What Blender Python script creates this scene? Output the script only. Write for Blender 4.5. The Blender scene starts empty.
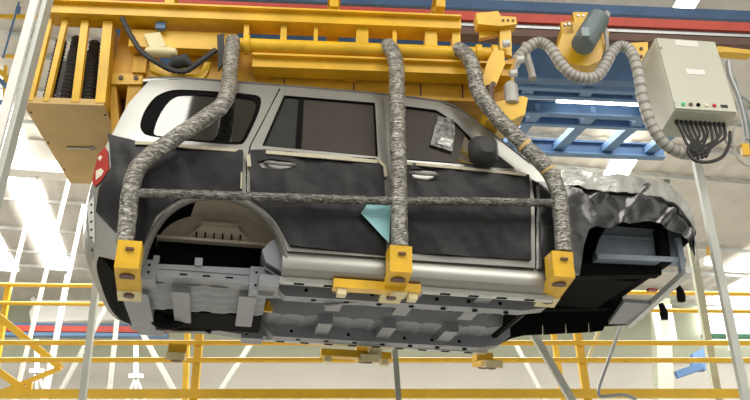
import bpy, bmesh, math, random
from mathutils import Vector, Matrix, noise
from mathutils.geometry import delaunay_2d_cdt
random.seed(4)
SC = bpy.context.scene
COL = SC.collection
R = math.radians

# ------------------------------------------------------------------ camera
CAM = Vector((0, 0, 1.6)); FPX = 900.0; TH = R(22.9)
cd = bpy.data.cameras.new('camera'); co = bpy.data.objects.new('camera', cd); COL.objects.link(co)
co.location = CAM; co.rotation_euler = (R(90) + TH, 0, 0)
cd.sensor_width = 36; cd.lens = FPX / 750 * 36; cd.clip_end = 200
SC.camera = co

def ray(px, py):
    x = (px - 375) / FPX; y = (200 - py) / FPX
    c, s = math.cos(TH), math.sin(TH)
    return Vector((x, c - s * y, s + c * y))

class Frame:
    """a place in the hall with its own length (u), depth (v) and height (w) axes"""
    def __init__(s, o, yaw=0, pitch=0):
        a, b = R(yaw), R(pitch)
        u = Vector((math.cos(a) * math.cos(b), math.sin(a) * math.cos(b), -math.sin(b)))
        v = Vector((-math.sin(a), math.cos(a), 0)); w = u.cross(v)
        s.M = Matrix(((u.x, v.x, w.x, o[0]), (u.y, v.y, w.y, o[1]), (u.z, v.z, w.z, o[2]), (0, 0, 0, 1)))
        s.I = s.M.inverted(); s.o = s.I @ CAM; s.r = s.I.to_3x3()
    def ax(s, px, py, k, val):
        d = s.r @ ray(px, py); t = (val - s.o[k]) / d[k]
        return s.o + d * t
    def at(s, px, py, v): return s.ax(px, py, 1, v)
    def atw(s, px, py, w): return s.ax(px, py, 2, w)
    def scale(s, p):
        q = s.M @ Vector(p) - CAM
        return (q.y * math.cos(TH) + q.z * math.sin(TH)) / FPX      # metres per pixel at p

W = Frame((0, 0, 0))
_c = Frame((0, 0, 0), 10, 1.0)
CAR = Frame(Vector((0.167, 5.75, 3.41)) - _c.M.to_3x3() @ Vector((0, -.9, 0)), 10, 1.0)
KF = Frame((0.02, 6.62, 3.4), 4, 0)          # the overhead carrier
BF = Frame((0, 0, 8.6), 11, 0)               # the roof of the hall

# ------------------------------------------------------------------ materials
def mat(name, col, rough=.5, metal=0, var=.12, scale=6, bump=0, bscale=30, emit=0, spec=.5, stretch=(1, 1, 1), col2=None):
    m = bpy.data.materials.new(name); m.use_nodes = True
    n = m.node_tree.nodes; l = m.node_tree.links; b = n['Principled BSDF']
    b.inputs['Roughness'].default_value = rough; b.inputs['Metallic'].default_value = metal
    b.inputs['Specular IOR Level'].default_value = spec
    tc = n.new('ShaderNodeTexCoord'); mp = n.new('ShaderNodeMapping'); mp.inputs['Scale'].default_value = stretch
    l.new(tc.outputs['Object'], mp.inputs['Vector'])
    nz = n.new('ShaderNodeTexNoise'); nz.inputs['Scale'].default_value = scale; nz.inputs['Detail'].default_value = 5
    l.new(mp.outputs[0], nz.inputs['Vector'])
    cr = n.new('ShaderNodeValToRGB'); e = cr.color_ramp.elements
    c2 = col2 or tuple(min(1, c * (1 + var)) for c in col)
    c1 = tuple(c * (1 - var) for c in col) if col2 is None else col
    e[0].position = .3; e[1].position = .7
    e[0].color = (*c1, 1); e[1].color = (*c2, 1)
    l.new(nz.outputs['Fac'], cr.inputs[0]); l.new(cr.outputs[0], b.inputs['Base Color'])
    if bump:
        n2 = n.new('ShaderNodeTexNoise'); n2.inputs['Scale'].default_value = bscale; n2.inputs['Detail'].default_value = 4
        l.new(mp.outputs[0], n2.inputs['Vector'])
        bp = n.new('ShaderNodeBump'); bp.inputs['Strength'].default_value = bump; bp.inputs['Distance'].default_value = .02
        l.new(n2.outputs['Fac'], bp.inputs['Height']); l.new(bp.outputs[0], b.inputs['Normal'])
    if emit:
        b.inputs['Emission Color'].default_value = (*col, 1); b.inputs['Emission Strength'].default_value = emit
    return m

def glass_mat(name, tint, mixv):
    m = bpy.data.materials.new(name); m.use_nodes = True
    n = m.node_tree.nodes; l = m.node_tree.links; n.clear()
    o = n.new('ShaderNodeOutputMaterial'); t = n.new('ShaderNodeBsdfTransparent'); t.inputs[0].default_value = (*tint, 1)
    g = n.new('ShaderNodeBsdfGlossy'); g.inputs['Roughness'].default_value = .05
    mx = n.new('ShaderNodeMixShader'); mx.inputs[0].default_value = mixv
    l.new(t.outputs[0], mx.inputs[1]); l.new(g.outputs[0], mx.inputs[2]); l.new(mx.outputs[0], o.inputs[0])
    return m

M = dict(
    yellow=mat('yellow_paint', (.74, .44, .016), .38, 0, .16, 5, .05),
    tan=mat('tan_paint', (.62, .42, .16), .55, 0, .12, 3, .05),
    yellow3=mat('worn_yellow_paint', (.68, .40, .016), .42, 0, .2, 3, .05),
    yellow2=mat('ochre_paint', (.62, .34, .018), .5, 0, .2, 4, .05),
    rail_y=mat('rail_yellow', (.82, .50, .03), .4, 0, .08, 5),
    cream=mat('cream_plastic', (.75, .66, .38), .5),
    trim=mat('grey_trim', (.10, .10, .095), .5),
    silver=mat('silver_paint', (.32, .32, .30), .38, .7, .03, 3),
    primer=mat('grey_primer', (.23, .25, .27), .45, .15, .10, 7, .05),
    primer2=mat('blue_grey_primer', (.23, .28, .34), .45, .15, .10, 7),
    tub=mat('beige_primer', (.42, .38, .31), .6, 0, .1, 8),
    flange=mat('pale_sealer', (.58, .60, .58), .5, .1, .08, 9),
    black=mat('black_plastic', (.006, .006, .006), .8, 0, .2, spec=.06),
    dark=mat('dark_rubber', (.03, .03, .03), .6, 0, .2),
    cover=mat('black_cover_fabric', (.013, .013, .015), .5, 0, .3, 5, .5, 7, spec=.3),
    wrap=mat('shiny_black_film', (.020, .021, .023), .2, 0, .25, 6, .2, 10, spec=.9),
    clear=mat('pale_film', (.45, .45, .43), .25, .2, .35, 9, .6, 14),
    tape=mat('masking_tape', (.50, .46, .34), .7, 0, .1, 18, .2, 40),
    brownfilm=mat('brown_window_film', (.038, .030, .023), .5, 0, .1, 5, spec=.3),
    foil=None, darkfilm=mat('dark_glass', (.030, .034, .030), .3, 0, .1, spec=.3),
    red=mat('red_paint', (.50, .055, .03), .5, 0, .12, 5),
    redlens=mat('red_lens', (.42, .05, .04), .15, 0, .1),
    clearlens=mat('white_lens', (.8, .72, .6), .12, 0, .1),
    blue=mat('blue_paint', (.05, .12, .25), .5, 0, .15, 4),
    bluelt=mat('light_blue_paint', (.10, .20, .36), .5, 0, .1, 4),
    brown=mat('brown_track', (.13, .07, .055), .6, 0, .2, 5),
    steel=mat('steel', (.36, .37, .38), .35, .6, .08, 8),
    post=mat('galvanised_post', (.52, .54, .50), .5, .1, .07, 5),
    postd=mat('grey_post', (.30, .32, .30), .5, .1, .07, 5),
    white=mat('white_paint', (.80, .79, .74), .5, 0, .05, 4),
    box=mat('beige_enamel', (.56, .57, .47), .45, 0, .03, 3),
    motor=mat('motor_grey', (.20, .25, .26), .45, .2, .1, 7),
    hose=mat('grey_hose', (.44, .43, .40), .5, 0, .15, 9),
    cyan=mat('cyan_paper', (.30, .60, .64), .7, 0, .04, 5),
    green=mat('green_paint', (.05, .18, .10), .6),
    sage=mat('sage_wall', (.50, .53, .41), .8, 0, .05, 1.5),
    wallg=mat('grey_wall', (.34, .33, .31), .85, 0, .05, 1),
    wallw=mat('pale_wall', (.70, .68, .62), .85, 0, .04, 1),
    roof=mat('roof_sheet', (.64, .61, .55), .65, 0, .07, 1.2),
    concrete=mat('concrete', (.34, .33, .31), .8, 0, .1, .8),
    lamp=mat('lamp_glow', (1, .98, .92), .5, 0, 0, emit=7),
    sky=mat('skylight_glow', (1, .99, .95), .5, 0, 0, emit=4),
    lens_green=mat('green_lens', (.05, .5, .2), .2), lens_red=mat('red_button', (.5, .02, .03), .2),
    glass=glass_mat('tinted_glass', (.55, .58, .54), .14),
)
def foil(k=1.0):
    m = bpy.data.materials.new('silver_black_wrap'); m.use_nodes = True
    n = m.node_tree.nodes; l = m.node_tree.links; b = n['Principled BSDF']
    b.inputs['Roughness'].default_value = .3; b.inputs['Metallic'].default_value = .35
    tc = n.new('ShaderNodeTexCoord')
    mp = n.new('ShaderNodeMapping'); mp.inputs['Scale'].default_value = (1, 1, 3.5); l.new(tc.outputs['Object'], mp.inputs[0])
    nz = n.new('ShaderNodeTexNoise'); nz.inputs['Scale'].default_value = 22; nz.inputs['Detail'].default_value = 6; nz.inputs['Distortion'].default_value = 1.2
    l.new(mp.outputs[0], nz.inputs['Vector'])
    cr = n.new('ShaderNodeValToRGB'); e = cr.color_ramp.elements
    e[0].position = .38; e[0].color = (.10, .095, .085, 1); e[1].position = .62; e[1].color = (.54, .53, .49, 1)
    x = cr.color_ramp.elements.new(.5); x.color = (.26, .25, .22, 1)
    l.new(nz.outputs['Fac'], cr.inputs[0]); l.new(cr.outputs[0], b.inputs['Base Color'])
    bp = n.new('ShaderNodeBump'); bp.inputs['Strength'].default_value = .7; bp.inputs['Distance'].default_value = .02
    l.new(nz.outputs['Fac'], bp.inputs['Height']); l.new(bp.outputs[0], b.inputs['Normal'])
    for q in e: q.color = (q.color[0] * k, q.color[1] * k, q.color[2] * k, 1)
    return m
M['foil'] = foil(); M['foild'] = foil(.55)

# ------------------------------------------------------------------ mesh builder
def inpoly(x, y, poly):
    c = False; j = len(poly) - 1
    for i in range(len(poly)):
        xi, yi = poly[i]; xj, yj = poly[j]
        if (yi > y) != (yj > y) and x < (xj - xi) * (y - yi) / (yj - yi) + xi: c = not c
        j = i
    return c

def smooth_path(pts, n=6):
    pts = [Vector(p) for p in pts]; out = []
    P = [pts[0] * 2 - pts[1]] + pts + [pts[-1] * 2 - pts[-2]]
    for i in range(1, len(P) - 2):
        a, b, c, d = P[i - 1:i + 3]
        for k in range(n):
            t = k / n
            out.append(.5 * ((2 * b) + (c - a) * t + (2 * a - 5 * b + 4 * c - d) * t * t + (3 * b - a - 3 * c + d) * t ** 3))
    out.append(pts[-1]); return out

class MB:
    def __init__(s): s.v = []; s.f = []; s.m = []
    def add(s, vs, fs, mi=0):
        o = len(s.v); s.v += [Vector(p) for p in vs]
        for f in fs: s.f.append([i + o for i in f]); s.m.append(mi)
        return s
    def hexa(s, p, mi=0):
        return s.add(p, [(3, 2, 1, 0), (4, 5, 6, 7), (0, 1, 5, 4), (1, 2, 6, 5), (2, 3, 7, 6), (3, 0, 4, 7)], mi)
    def box(s, lo, hi, mi=0):
        x0, y0, z0 = lo; x1, y1, z1 = hi
        return s.hexa([(x0, y0, z0), (x1, y0, z0), (x1, y1, z0), (x0, y1, z0), (x0, y0, z1), (x1, y0, z1), (x1, y1, z1), (x0, y1, z1)], mi)
    def beam(s, p, q, a, b, ref=(0, 1, 0), mi=0):
        """rectangular bar from p to q: a across, b along ref"""
        p, q = Vector(p), Vector(q); d = (q - p).normalized(); y = Vector(ref); y = (y - d * y.dot(d)).normalized(); x = d.cross(y)
        x *= a / 2; y *= b / 2
        return s.hexa([p - x - y, p + x - y, p + x + y, p - x + y, q - x - y, q + x - y, q + x + y, q - x + y], mi)
    def tube(s, path, r, seg=12, mi=0, ribs=0, wob=0, band=0):
        P = [Vector(p) for p in path]; n = len(P); vs = []; fs = []
        up = Vector((.13, .2, .97)); prev = None
        for i in range(n):
            d = (P[min(i + 1, n - 1)] - P[max(i - 1, 0)]).normalized()
            if prev is None:
                x = d.cross(up)
                if x.length < .1: x = d.cross(Vector((1, 0, 0)))
                x.normalize()
            else: x = (prev - d * prev.dot(d)).normalized()
            prev = x; y = d.cross(x)
            rr = r[i] if isinstance(r, (list, tuple)) else r
            if ribs: rr *= 1 + ribs * (1 if i % 2 else -1)
            for k in range(seg):
                a = 2 * math.pi * k / seg
                q = rr
                if wob: q *= 1 + wob * noise.noise(P[i] * 14 + Vector((k * .9, 0, 0)))
                vs.append(P[i] + x * math.cos(a) * q + y * math.sin(a) * q)
        for i in range(n - 1):
            for k in range(seg):
                k2 = (k + 1) % seg
                fs.append((i * seg + k, i * seg + k2, (i + 1) * seg + k2, (i + 1) * seg + k))
        fs.append(tuple(reversed(range(seg)))); fs.append(tuple(range((n - 1) * seg, n * seg)))
        o = len(s.m); s.add(vs, fs, mi)
        if band:
            for i in range(n - 1):
                if i % band == 0:
                    for k in range(seg): s.m[o + i * seg + k] = mi + 1
        return s
    def cyl(s, p, q, r, seg=16, mi=0): return s.tube([p, q], r, seg, mi)
    def prism(s, poly, vec, mi=0):
        vec = Vector(vec); n = len(poly); a = [Vector(p) for p in poly]
        fs = [tuple(reversed(range(n))), tuple(range(n, 2 * n))] + [(i, (i + 1) % n, n + (i + 1) % n, n + i) for i in range(n)]
        return s.add(a + [p + vec for p in a], fs, mi)
    def grid(s, pts, mi=0, thick=None):
        """pts[i][j] -> surface; thick = offset vector for a second skin"""
        n, m = len(pts), len(pts[0]); vs = [Vector(p) for r_ in pts for p in r_]
        fs = [(i * m + j, i * m + j + 1, (i + 1) * m + j + 1, (i + 1) * m + j) for i in range(n - 1) for j in range(m - 1)]
        if thick is not None:
            return s.skin(vs, fs, [v + Vector(thick) for v in vs], mi)
        return s.add(vs, fs, mi)
    def skin(s, vs, fs, back, mi=0):
        n = len(vs); cnt = {}
        for f in fs:
            for i in range(len(f)):
                a, b = f[i], f[(i + 1) % len(f)]; cnt[(a, b)] = cnt.get((a, b), 0) + 1
        allf = list(fs) + [tuple(n + i for i in reversed(f)) for f in fs]
        for (a, b) in cnt:
            if (b, a) not in cnt: allf.append((b, a, n + a, n + b))
        return s.add(list(vs) + list(back), allf, mi)
    def sheet(s, outer, holes, fn, back, step=.06, mi=0):
        """2-D outline with holes -> fine triangles -> fn(x, y) on the outside, back(x, y) inside"""
        V = []; E_ = []
        def ring(p):
            q = []
            for i in range(len(p)):
                a, b = Vector(p[i]), Vector(p[(i + 1) % len(p)]); k = max(1, int((b - a).length / step))
                q += [a.lerp(b, t / k) for t in range(k)]
            o = len(V); V.extend(q); E_.extend((o + i, o + (i + 1) % len(q)) for i in range(len(q)))
        ring(outer)
        for h in holes: ring(h)
        xs = [p[0] for p in outer]; ys = [p[1] for p in outer]
        nb = list(V); y = min(ys) + step * .5
        while y < max(ys):
            x = min(xs) + step * .5
            while x < max(xs):
                if inpoly(x, y, outer) and not any(inpoly(x, y, h) for h in holes) and all((x - q.x) ** 2 + (y - q.y) ** 2 > (step * .45) ** 2 for q in nb):
                    V.append(Vector((x, y)))
                x += step
            y += step
        r = delaunay_2d_cdt(V, E_, [], 0, 1e-5)
        vs, fs = r[0], r[2]; keep = []
        for f in fs:
            c = sum((vs[i] for i in f), Vector((0, 0))) / len(f)
            if inpoly(c.x, c.y, outer) and not any(inpoly(c.x, c.y, h) for h in holes): keep.append(tuple(f))
        used = sorted({i for f in keep for i in f}); mp = {j: i for i, j in enumerate(used)}
        F = [tuple(mp[i] for i in f) for f in keep]
        return s.skin([fn(*vs[i]) for i in used], F, [back(*vs[i]) for i in used], mi)
    def flipv(s):
        s.v = [Vector((p.x, -p.y, p.z)) for p in s.v]; return s

def build(name, mb, mats, parent=None, frame=None, smooth=35, origin=None):
    """one mesh object; parent is a Thing (then vertices are in the Thing's frame) or None"""
    if not isinstance(mats, (list, tuple)): mats = [mats]
    me = bpy.data.meshes.new(name)
    if parent is None:
        c = origin if origin is not None else Vector([(min(p[k] for p in mb.v) + max(p[k] for p in mb.v)) / 2 for k in (0, 1)] + [min(p[2] for p in mb.v)])
    else: c = parent['_o']
    me.from_pydata([p - c for p in mb.v], [], mb.f)
    for k in mats: me.materials.append(k)
    for i, p in enumerate(me.polygons): p.material_index = mb.m[i]
    bm = bmesh.new(); bm.from_mesh(me); bmesh.ops.recalc_face_normals(bm, faces=bm.faces); bm.to_mesh(me); bm.free()
    if smooth:
        for p in me.polygons: p.use_smooth = True
        me.set_sharp_from_angle(angle=R(smooth))
    o = bpy.data.objects.new(name, me); COL.objects.link(o)
    if parent is None: o.matrix_world = (frame or W).M @ Matrix.Translation(c)
    else: o.parent = parent['obj']
    return {'obj': o, '_o': c}

def empty(name, frame, loc):
    o = bpy.data.objects.new(name, None); o.empty_display_size = .1; COL.objects.link(o)
    o.matrix_world = frame.M @ Matrix.Translation(Vector(loc)); return {'obj': o, '_o': Vector(loc)}
def tag(t, label, cat, group=None, kind=None):
    o = t['obj']; o['label'] = label; o['category'] = cat
    if group: o['group'] = group
    if kind: o['kind'] = kind
    return t
def struct(name, mb, m, frame=None, smooth=35):
    t = build(name, mb, m, None, frame, smooth); t['obj']['kind'] = 'structure'; return t

# ================================================================== THE CAR
def V(u, w):
    """half width of the body at length u and height w"""
    b = .88 if w < 0 else .885 + .015 * math.sin(min(1, w / .6) * math.pi / 2)
    if w > .55: b -= .03 * ((w - .55) / .37) ** 2 if w < .92 else .03
    if w > .92: b -= .26 * (w - .92) + .25 * max(0, w - 1.40) ** 1.5
    if u < -1.6: b -= .55 * (-1.6 - u) ** 2
    if u > 1.5: b -= .28 * (u - 1.5) ** 2
    return b
def S(px, py):
    v = -.88
    for _ in range(6):
        p = CAR.at(px, py, v); v = -V(p.x, p.z)
    return (p.x, p.z)
def L(*pts): return [S(pts[i], pts[i + 1]) for i in range(0, len(pts), 2)]
def outside(off): return lambda u, w: Vector((u, -V(u, w) - off, w))
def panel(mb, outer, holes=(), off=0, t=.03, step=.07, mi=0):
    return mb.sheet(outer, list(holes), outside(off), outside(off - t), step, mi)
def cp(px, py, v): return CAR.at(px, py, v)

car = empty('car', CAR, (0, 0, 0))
tag(car, 'silver estate car body without wheels, hung on the yellow overhead carrier', 'car')
def part(name, mb, m, parent=car, smooth=35): return build(name, mb, m, parent, None, smooth)

ARCH = L(286, 258, 281, 242, 272, 225, 258, 210, 240, 200, 215, 195.5, 190, 199, 170, 210, 155, 228, 146, 248, 142, 264)
q_win = L(139, 128, 143, 113, 153, 98, 166, 91, 182, 89, 256, 94, 262, 99, 259, 113, 246, 141, 240, 146, 148, 138)
q_glass = L(152, 133, 159, 113, 169, 99, 180, 93, 252, 97.5, 257, 102, 254, 114, 243, 138, 238, 142, 160, 136)
def rounded(p, n=2):
    for _ in range(n):
        q = []
        for i in range(len(p)):
            a, b = Vector(p[i]), Vector(p[(i + 1) % len(p)]); q += [tuple(a.lerp(b, .22)), tuple(a.lerp(b, .78))]
        p = q
    return p
q_win, q_glass = rounded(q_win), rounded(q_glass)
rd_win = L(284, 95.5, 375, 103, 378, 157, 262, 146)
rd_bar = L(299, 97, 304, 97.4, 301, 149.7, 295.5, 149)
fd_win = L(404, 106, 436, 110, 456, 123, 476, 143, 504, 168, 404, 160)
quarter = L(150, 80, 190, 80.5, 279.8, 87, 269, 108.5, 249.6, 145.5, 245.8, 165, 245.8, 198) + [(ARCH[4][0] + .0, ARCH[4][1] + .03)] + ARCH[4:] + \
    L(120, 260, 95, 254, 88, 240, 86, 222, 90, 190, 103, 152, 110, 138, 128, 104)
rdoor = L(281, 88, 382, 97, 386, 155, 390, 258, 287, 251, 283, 240, 274, 224, 260, 209, 247, 200, 247, 165, 251, 146, 270, 109)
fdoor = L(388, 98, 432, 102, 450, 110, 472, 129, 500, 153, 531, 178, 534, 200, 535, 268, 395, 259, 391, 160)
side_frame = L(148, 78, 190, 78.5, 300, 87, 390, 95, 440, 101.5, 462, 111, 490, 132, 545, 175, 556, 183, 556, 190, 532, 179,
               500, 153, 472, 129, 450, 110, 432, 102.5, 388, 98, 391, 160, 394, 258, 390, 258, 386, 155, 382, 97.5, 281, 88.4, 260, 87)
sill = L(283, 252, 340, 256, 390, 259, 470, 264.5, 547, 270, 549, 293, 470, 288.5, 390, 283, 340, 279, 287, 275)
front_post = L(537, 185, 552, 190, 552, 270, 538, 268.5)

def both(name, fn, m, child=None):
    """the near part and its twin on the far side"""
    out = []
    for far in (0, 1):
        mb = fn(MB())
        if far: mb.flipv()
        out.append(part(name, mb, m))
    return out
qp = both('quarter_panel', lambda b: panel(b, quarter, [q_win]), M['silver'])
rdo = both('rear_door', lambda b: panel(b, rdoor, [rd_win], .004), M['silver'])
fdo = both('front_door', lambda b: panel(b, fdoor, [fd_win], .004), M['silver'])
sf = both('body_side_frame', lambda b: panel(b, side_frame, [], -.006, .05), M['silver'])
both('hinge_pillar', lambda b: panel(b, front_post, [], -.004, .03), M['silver'])
def rocker(b):
    rows = []
    us = [x[0] for x in sill]; u0, u1 = min(us), max(us)
    for i in range(30):
        u = u0 + (u1 - u0) * i / 29
        rows.append([Vector((u, y, w)) for y, w in ((-.80, .205), (-.865, .20), (-.885, .17), (-.90, .135), (-.905, .10), (-.90, .065), (-.88, .045), (-.84, .03), (-.78, .025))])
    return b.grid(rows, 0, (0, .03, .0))
rk = both('rocker_panel', rocker, M['silver'])

for far in (0, 1):
    f = (lambda b: b.flipv()) if far else (lambda b: b)
    b = MB(); panel(b, q_win, [q_glass], -.012, .02); s_ = build('window_seal', f(b), M['black'], qp[far])
    b = MB(); panel(b, q_glass, [], -.018, .005); build('window_glass', f(b), M['glass'], qp[far])
    b = MB(); panel(b, rd_bar, [], -.006, .03); build('window_bar', f(b), M['black'], rdo[far])
    b = MB(); panel(b, rd_win, [[tuple(Vector(p).lerp(Vector((sum(x[0] for x in rd_win) / 4, sum(x[1] for x in rd_win) / 4)), .035)) for p in rd_win]], -.004, .03)
    build('window_seal', f(b), M['black'], rdo[far])
    if not far:
        b = MB(); panel(b, L(284, 95.5, 300, 97, 297, 149.5, 262, 146), [], -.016, .006); build('quarter_glass', f(b), M['darkfilm'], rdo[far])
        b = MB(); panel(b, L(300, 97, 375, 103, 378, 157, 297, 149.5), [], -.016, .006); build('window_film', f(b), M['brownfilm'], rdo[far])
        b = MB(); panel(b, L(404, 106, 436, 110, 456, 123, 466, 133, 462, 148, 457, 164.3, 404, 160), [], -.016, .006); build('window_film', f(b), M['brownfilm'], fdo[far])
    b = MB(); c_ = Vector((sum(x[0] for x in fd_win) / 6, sum(x[1] for x in fd_win) / 6))
    panel(b, fd_win, [[tuple(Vector(p).lerp(c_, .05)) for p in fd_win]], -.004, .03); build('window_seal', f(b), M['black'], fdo[far])
    # exterior handles
    for d, (hx, hy) in ((rdo, (280, 165)), (fdo, (423, 175))):
        u, w = S(hx, hy); b = MB(); pts = []
        for i in range(13):
            t = i / 12 * 2 - 1
            pts.append((u + .10 * t, -V(u, w) - .012 - .035 * (1 - t ** 4), w - .012 * (1 - t * t)))
        b.tube(pts, .014, 10); build('door_handle', f(b), M['silver'], d[far])
    # mirror
    b = MB(); rows = []
    mc = cp(485, 148, -1.0); u, w = mc.x - .01, mc.z
    for i in range(9):
        a = i / 8; rr = math.sin(math.pi * (.08 + .84 * a)) ** .5
        ring = []
        for k in range(17):
            th = 2 * math.pi * k / 16
            sx = abs(math.cos(th)) ** .6 * math.copysign(1, math.cos(th)); sz = abs(math.sin(th)) ** .6 * math.copysign(1, math.sin(th))
            ring.append((u + .01 + .118 * rr * sx * (1 - .15 * a), -V(u, w) - .02 - .20 * a, w - .005 + .108 * rr * sz))
        rows.append(ring)
    b.grid(rows); b.add(rows[0][:16], [tuple(range(16))]); b.add(rows[-1][:16], [tuple(range(16))])
    mi_ = build('side_mirror', f(b), M['dark'], car)
    b = MB(); panel(b, L(493, 152, 514, 168.5, 490, 167), [], .012, .03); build('mirror_foot', f(b), M['dark'], mi_)
    # tail lamp
    lamp = L(98, 156, 105, 147, 108, 152, 109, 170, 101, 182, 95, 187, 92, 182, 95, 168)
    b = MB(); panel(b, lamp, [], .012, .05, .03); tl = build('tail_lamp', f(b), M['redlens'], car)
    b = MB(); panel(b, L(96, 172, 101, 169, 104, 172, 102, 176, 96, 181), [], .016, .01, .02); build('lamp_lens', f(b), M['clearlens'], tl)
    b = MB(); panel(b, L(98, 159, 100.5, 156, 102.5, 158, 100, 162), [], .016, .01, .02); build('lamp_lens', f(b), M['clearlens'], tl)

# roof, tailgate, windscreen
rows = []
ru = [-1.86, -1.80, -1.7, -1.5, -1.2, -.9, -.6, -.3, 0, .2, .32, .42]
rw = {0: 1.40, 1: 1.465}
RP = L(148, 78, 190, 78.5, 300, 87, 390, 95, 440, 101.5)
def roofw(u):
    for a, b in zip(RP, RP[1:]):
        if a[0] <= u <= b[0]: return a[1] + (b[1] - a[1]) * (u - a[0]) / (b[0] - a[0])
    return RP[0][1] if u < RP[0][0] else RP[-1][1]
for u in ru:
    w0 = roofw(u); h = V(u, w0) - .005; rr = []
    for j in range(21):
        t = j / 20 * 2 - 1; rr.append((u, t * h, w0 + .055 * (1 - abs(t) ** 3) - .004))
    rows.append(rr)
b = MB(); b.grid(rows, 0, (0, 0, -.02)); part('roof_panel', b, M['silver'])
rows = []
RE = L(150, 80, 128, 104, 110, 138, 103, 152, 90, 190, 86, 222, 88, 240, 95, 254)
P = smooth_path([(u, 0, w) for u, w in RE], 4)
for p in P:
    u, w = p.x, p.z; h = V(u, w); rr = []
    for j in range(25):
        t = j / 24 * 2 - 1; rr.append(Vector((u - .06 * (1 - t ** 4), t * (h - .01), w)))
    rows.append(rr)
def pick(op):
    vs = [p for r_ in rows for p in r_]; m = 25
    fs = [(i * m + j, i * m + j + 1, (i + 1) * m + j + 1, (i + 1) * m + j) for i in range(len(rows) - 1) for j in range(24)
          if (3 <= j <= 20 and .98 < rows[i][j].z < 1.40 and .96 < rows[i + 1][j].z) == op]
    used = sorted({k for f in fs for k in f}); mp = {k: n for n, k in enumerate(used)}
    b = MB(); b.skin([vs[k] for k in used], [tuple(mp[k] for k in f) for f in fs], [vs[k] + Vector((.03 if not op else .006, 0, 0)) for k in used]); return b
tg = part('tailgate', pick(False), M['silver']); build('rear_window', pick(True), M['glass'], tg)
# drip moulding along the roof edge
for far in (0, 1):
    P = [Vector((u, -V(u, w) + .012, w + .004)) for u, w in L(148, 78, 190, 78.5, 300, 87, 390, 95, 440, 101.5, 462, 111, 490, 132, 530, 163)]
    b = MB(); b.tube(smooth_path(P, 6), .011, 8)
    if far: b.flipv()
    part('drip_moulding', b, M['trim'])
rows = [[(u, t / 6 * (V(u, roofw(u)) - .06), roofw(u) - .03 + .04 * (1 - abs(t / 6) ** 3)) for t in range(-6, 7)] for u in ru]
b = MB(); b.grid(rows, 0, (0, 0, -.01)); part('headlining', b, M['dark'])
# bonnet pillars and windscreen
A0 = S(440, 101.5); A1 = S(545, 175)
rows = []
for i in range(8):
    t = i / 7; u = A0[0] + (A1[0] - A0[0]) * t; w = A0[1] + (A1[1] - A0[1]) * t; h = V(u, w) - .08
    rows.append([(u + .10 * (1 - s_ * s_), s_ * h, w) for s_ in [k / 6 - 1 for k in range(13)]])
b = MB(); b.grid(rows, 0, (.006, 0, .006)); part('windscreen', b, M['glass'])
# inside: bulkhead, headlining, seatless floor trim
b = MB(); b.box((1.06, -.80, .06), (1.10, .80, .90)); part('bulkhead', b, M['black'])
b = MB(); b.box((.80, -.78, .72), (1.05, .78, .90)); part('dashboard', b, M['dark'])

# ---- underbody
b = MB()
def floorw(u, v):
    w = .03 + .035 * (1 if abs(v) < .74 else 0)
    if abs(v) < .17: w += .10
    k = (u * 5.5) % 1
    if abs(v) < .72 and k < .22: w -= .014
    if u > 1.02: w += (u - 1.02) * .5
    if u < -.80: w += (-.80 - u) * .6
    return w
us = [-.90 + i * .034 for i in range(64)]; vs_ = [-.79 + j * .0329 for j in range(49)]
b.grid([[(u, v, floorw(u, v)) for v in vs_] for u in us], 0, (0, 0, .012)); fp = part('floor_pan', b, M['primer'])
for sg in (-1, 1):
    b = MB(); b.box((-.84, sg * .795 - .03, -.006), (1.10, sg * .795 + .03, .03))
    for k in range(9):
        u = -.7 + k * .2; b.box((u, sg * .795 - .022, -.009), (u + .07, sg * .795 + .012, -.004), 1)
    part('sill_flange', b, [M['flange'], M['black']])
    b = MB()
    pts = [(-.86, .07), (-.74, -.04), (.95, -.03), (1.12, .0), (1.22, .08), (1.22, .16), (-.86, .16)]
    b.prism([(u, sg * .56 - .06, w) for u, w in pts], (0, .12, 0))
    for k in range(7):
        u = -.6 + k * .23; b.cyl((u, sg * .56 - .062, .01), (u, sg * .56 - .058, .01), .014, 10, 1)
        b.cyl((u + .06, sg * .56, -.042), (u + .06, sg * .56, -.028), .02, 10, 1)
    part('frame_rail', b, [M['primer'], M['black']])
for u in (-.42, .08, .58):
    for a in (-.74, .18):
        b = MB(); b.box((u, a, .0), (u + .11, a + .56, .07)); part('cross_member', b, M['primer'])
b = MB(); b.tube([(-.45, -.50, -.055), (.05, -.66, .0)], .012, 8); b.tube([(-.45, -.50, -.055), (-.47, -.45, .05)], .012, 8); part('brake_pipe', b, M['steel'])
# corner bracket at the front of the rear arch
b = MB(); pq = [cp(*p, -.84) for p in ((262, 250), (272, 240), (283, 238), (287, 250), (288, 276), (276, 268), (266, 262))]
b.prism(pq, (0, .25, 0)); b.box((-.93, -.84, -.05), (-.80, -.62, .03)); part('spring_bracket', b, M['primer'])
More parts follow.
